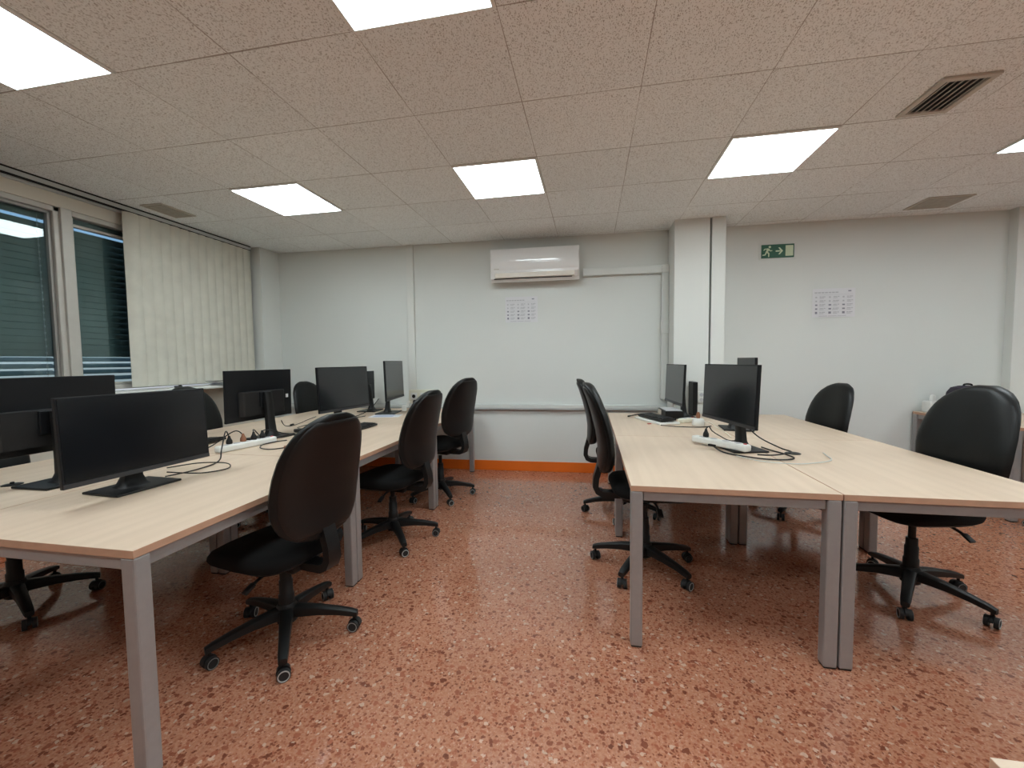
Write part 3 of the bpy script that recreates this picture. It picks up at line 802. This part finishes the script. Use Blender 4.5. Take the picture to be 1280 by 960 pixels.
cable([(-1.99, 1.62, T + .03), (-1.89, 1.70, zc_), (-1.83, 1.80, zc_), (-1.90, 1.86, zc_ + .010), (-2.05, 1.84, zc_ + .010), (-2.16, 1.76, zc_)], .003, 'thin black cable coiled under the nearest monitor')
cable([(-2.19, 4.02, T + .16), (-2.24, 3.93, T + .06), (-2.31, 3.84, zc_ + .003), (-2.30, 3.72, zc_ + .002), (-2.23, 3.70, zc_ + .002), (-2.21, 3.78, zc_ + .002)], .004, 'black cable drooping in a loop beside the grey-reflecting monitor')
cable([(.70, 2.745, T + .105), (.715, 2.74, T + .12), (.74, 2.76, T + .09), (.80, 2.83, T + .05), (.88, 2.89, zc_), (.96, 2.92, zc_)], .0035, 'black cable with upright plug in the column-side power strip', plug=(.70, 2.745, T + .0555))
cable([(.70, 2.62, T + .03), (.74, 2.52, zc_), (.86, 2.40, zc_), (.97, 2.37, zc_), (1.055, 2.42, zc_), (1.052, 2.52, zc_), (1.02, 2.61, zc_), (1.0, 2.70, zc_)], .0042, 'thick black cable looping in front of the column-side power strip', end=((.70, 2.615, T + .028), -.9))
cable([(.88, 2.43, zc_ + .012), (.95, 2.42, zc_ + .013), (1.03, 2.46, zc_ + .015), (1.075, 2.50, zc_ + .018), (1.06, 2.60, zc_ + .018), (1.0, 2.74, T + .06), (.94, 2.80, T + .13)], .004, 'black cable rising from the desk to the back of the black monitor')
cable([(.78, 2.44, zc_), (.86, 2.33, zc_), (1.00, 2.29, zc_), (1.12, 2.33, zc_), (1.22, 2.40, zc_), (1.25, 2.50, zc_), (1.27, 2.58, zc_)], .0025, 'thin pale cable trailing past the desk cable hole', mat='rail')
cable([(.55, 3.50, zc_), (.66, 3.45, zc_), (.75, 3.43, zc_), (.85, 3.44, zc_), (.93, 3.50, zc_)], .0035, 'black cable lying in front of the keyboards near the column')
cable([(.36, 4.04, zc_ + .004), (.40, 4.12, zc_), (.455, 4.19, zc_), (.51, 4.24, zc_)], .005, 'black cable end poking out beside the far monitor', end=((.35, 4.02, zc_ + .004), 1.1))
cable([(.90, 3.72, zc_), (.95, 3.62, zc_ + .01), (.955, 3.42, zc_), (.95, 3.20, zc_), (.93, 3.02, zc_)], .003, 'cream cable running from the white adapter towards the black monitor', mat='cream')
# white adapter
t = thing('plug_adapter', 'round white plug adapter with a brown plug near the column', 'adapter', (.845, 3.55, Z))
b = MB(); b.lathe([(.001, 0), (.040, 0), (.046, .008), (.046, .045), (.036, .060), (.001, .062)]); b.build('body', M['white'], t)
b = MB(); b.lathe([(.014, .060), (.016, .085), (.010, .11), (.001, .112)]); b.build('plug', M['brass'], t)
# keyboards
def keyboard(x, y, rz, label, z=Z, l=.44, w=.135):
    t = thing('keyboard', label, 'keyboard', (x, y, z + .003), rz)
    b = MB(); b.box((0, 0, .010), (l, w, .016), bevel=.005, rot=Matrix.Rotation(.05, 3, 'X')); b.build('case', M['plastic'], t)
    k = MB(); R_ = Matrix.Rotation(.05, 3, 'X')
    for r in range(5):
        for c in range(20):
            if c in (14, 18) and r < 1: continue
            k.box(R_ @ Vector((-l / 2 + .022 + c * (l - .044) / 19, -w / 2 + .022 + r * .0225, .021)), (.017, .0175, .007), rot=R_)
    k.build('keys', M['bulge'], t)
    return t
keyboard(-1.865, 3.05, R(90), 'black keyboard lying in front of the middle aisle-facing monitor')
keyboard(-2.60, 2.28, R(-88), 'black keyboard half hidden behind the nearest monitor')
b = thing('document_tray', 'flat white tray with a keyboard on top near the column', 'tray', (.555, 3.77, Z), R(-68))
MB().box((0, 0, .009), (.42, .19, .018), bevel=.004).build('body', M['white'], b)
keyboard(.555, 3.77, R(-68), 'black keyboard resting on the white tray near the column', z=Z + .022, l=.40)
t = thing('mini_computer', 'small flat black and grey computer lying below the far column-side monitor', 'computer', (.725, 4.07, T + .0125), R(-86))
MB().box((0, 0, .03), (.30, .16, .055), bevel=.005).build('case', M['plastic'], t)
MB().box((-.06, -.082, .03), (.12, .004, .045), bevel=.001).build('front_panel', M['grille'], t)
MB().box((0, 0, .062), (.26, .14, .006), bevel=.002).build('white_cover', M['paper'], t)
t = thing('computer_tower', 'slim black computer standing upright behind the far column-side monitor', 'computer', (.962, 4.25, Z), R(2))
MB().box((0, 0, .165), (.042, .17, .31), bevel=.006).build('case', M['plastic'], t)
MB().box((0, -.087, .165), (.036, .006, .30), bevel=.002).build('front_panel', M['mon'], t)
MB().box((0, 0, .005), (.046, .14, .010), bevel=.003).build('foot', M['rubber'], t)
# printed paper
t = thing('printed_paper', 'white sheet with pale blue print lying below the grey-reflecting monitor', 'paper', (-2.03, 3.86, Z), R(12))
MB().box((0, 0, .0006), (.297, .21, .001)).build('sheet', M['paper'], t)
b = MB()
for r in range(6): b.box((-.02 + .01 * (r % 2), .06 - r * .026, .0015), (.20, .013, .0006))
b.build('printed_lettering', M['blueprint'], t)
t = thing('desk_cable_cap', 'small black cable-hole cap lying on the window-side end desk', 'cap', (-2.605, 1.42, Z))
MB().lathe([(.001, 0), (.035, 0), (.036, .002), (.030, .004), (.008, .005), (.007, .013), (.001, .014)]).build('disc', M['plastic'], t)
t = thing('red_clip', 'tiny red clip lying on the column-side desk', 'clip', (.475, 3.60, Z))
MB().box((0, 0, .003), (.035, .012, .006), rz=.4, bevel=.002).build('body', M['red'], t)
# adapters and cup by the grey monitor
t = thing('white_connector', 'white plug and connector bundle at the foot of the grey-reflecting monitor', 'connector', (-1.99, 4.20, T + .012), .3)
MB().box((0, 0, .03), (.05, .05, .06), bevel=.008).build('body', M['white'], t)
MB().box((.035, .01, .075), (.028, .03, .07), bevel=.006, rot=Matrix.Rotation(.4, 3, 'Y')).build('plug', M['white'], t)
t = thing('desk_speaker', 'small black round speaker with chrome ring beside the grey-reflecting monitor', 'speaker', (-1.885, 4.27, Z))
MB().lathe([(.030, 0), (.034, .01), (.034, .11), (.026, .125), (.001, .126)]).build('body', M['plastic'], t)
r_ = MB(); r_.ring_loft([[Vector((.036 * math.cos(a) * s, .036 * math.sin(a) * s, z)) for a in [2 * PI * k / 24 for k in range(24)]] for s, z in ((.97, .055), (1.02, .057), (1.02, .063), (.97, .065))]); r_.build('ring', M['wheel'], t)
# far desk items
t = thing('desk_phone', 'white object standing on the desk beneath the wall strip', 'phone', (3.19, 4.64, Z), .2)
MB().box((0, 0, .055), (.10, .09, .11), bevel=.012).build('body', M['white'], t)
MB().box((-.01, -.02, .135), (.045, .03, .07), bevel=.012, rot=Matrix.Rotation(.2, 3, 'Y')).build('handset', M['white'], t)
t = thing('bag', 'dark violet rounded bag on the desk beneath the wall strip, behind the large office chair', 'bag', (3.395, 4.53, Z))
def bag_ring(w_, d_, z_):
    return [(math.copysign(abs(math.cos(a)) ** .6, math.cos(a)) * w_, math.copysign(abs(math.sin(a)) ** .6, math.sin(a)) * d_, z_) for a in [2 * PI * k / 28 for k in range(28)]]
MB().ring_loft([bag_ring(.13, .085, 0), bag_ring(.145, .10, .03), bag_ring(.145, .10, .12), bag_ring(.135, .09, .20), bag_ring(.11, .07, .245), bag_ring(.06, .035, .262), bag_ring(.01, .005, .265)]).build('body', M['purple'], t)
MB().tube([(-.03, 0, .255), (-.028, 0, .272), (0, 0, .278), (.028, 0, .272), (.03, 0, .255)], .008).build('handle', M['fabric'], t)
MB().box((0, -.098, .07), (.18, .016, .10), bevel=.007).build('pocket', M['purple'], t)
# window sill clutter
t = thing('paper_pile', 'loose white papers lying on the window sill below the vertical blind', 'papers', (-3.745, 3.72, 1.051), R(88))
rng = random.Random(3)
for k in range(5):
    s = MB(); a = rng.uniform(-.25, .25); rings = []
    for q in range(7):
        u = q / 6 - .5; zz = .002 + k * .004 + (.012 * (2 * u) ** 2 if k == 4 else .002 * abs(u))
        rings.append([(u * .30 * math.cos(a) + v * .07 * -math.sin(a) * 1 + rng.uniform(-.001, .001), u * .30 * math.sin(a) * .3 + v * .075, zz + d) for v, d in ((-1, 0), (1, 0), (1, .0012), (-1, .0012))])
    s.ring_loft(rings); s.build('sheet', M['paper'], t)
t = thing('sill_clip', 'small black clip lying on the window sill under the blind', 'clip', (-3.745, 3.20, 1.051), .3)
MB().box((0, 0, .008), (.03, .075, .014), bevel=.004).build('body', M['plastic'], t)
MB().box((.004, .02, .019), (.012, .03, .008), bevel=.003).build('grip', M['plastic'], t)
t = thing('sill_folder', 'thin dark folder edge sticking out over the window sill papers', 'folder', (-3.745, 3.68, 1.088), R(88))
MB().box((0, 0, .003), (.32, .09, .005), bevel=.001).build('cover', M['bulge'], t)

# ------------------------------------------------------------------ world, camera
w = bpy.data.worlds.new('World'); bpy.context.scene.world = w; w.use_nodes = True
nt = w.node_tree; bg = nt.nodes['Background']
sky = nt.nodes.new('ShaderNodeTexSky'); sky.sky_type = 'HOSEK_WILKIE'; sky.turbidity = 6; sky.sun_direction = (.5, .3, .6)
nt.links.new(sky.outputs[0], bg.inputs['Color']); bg.inputs['Strength'].default_value = 4.0

f, pi_, ya_, ro = 521.0, -.0555, -.188, -.0119
cy, sy, cp, sp = math.cos(ya_), math.sin(ya_), math.cos(pi_), math.sin(pi_)
fw = Vector((sy * cp, cy * cp, sp)); rt = Vector((cy, -sy, 0)); up = rt.cross(fw)
cr, sr = math.cos(ro), math.sin(ro)
r2 = rt * cr + up * sr; u2 = up * cr - rt * sr
cam = bpy.data.cameras.new('Camera'); co = bpy.data.objects.new('Camera', cam); C.objects.link(co)
cam.sensor_fit = 'HORIZONTAL'; cam.sensor_width = 36; cam.lens = f / 1280 * 36; cam.clip_start = .02; cam.clip_end = 100
mw = Matrix.Identity(4)
for i in range(3): mw[i][0], mw[i][1], mw[i][2] = r2[i], u2[i], -fw[i]
mw[2][3] = H
co.matrix_world = mw
sc = bpy.context.scene; sc.camera = co
sc.view_settings.view_transform = 'Standard'; sc.view_settings.look = 'None'; sc.view_settings.gamma = 1; sc.view_settings.use_curve_mapping = False
sc.view_settings.exposure = 0.5
sc.cycles.use_denoising = True; sc.cycles.max_bounces = 8; sc.cycles.diffuse_bounces = 5; sc.cycles.glossy_bounces = 4; sc.cycles.transparent_max_bounces = 12
sc.cycles.sample_clamp_indirect = 6.0; sc.cycles.caustics_reflective = False; sc.cycles.caustics_refractive = False
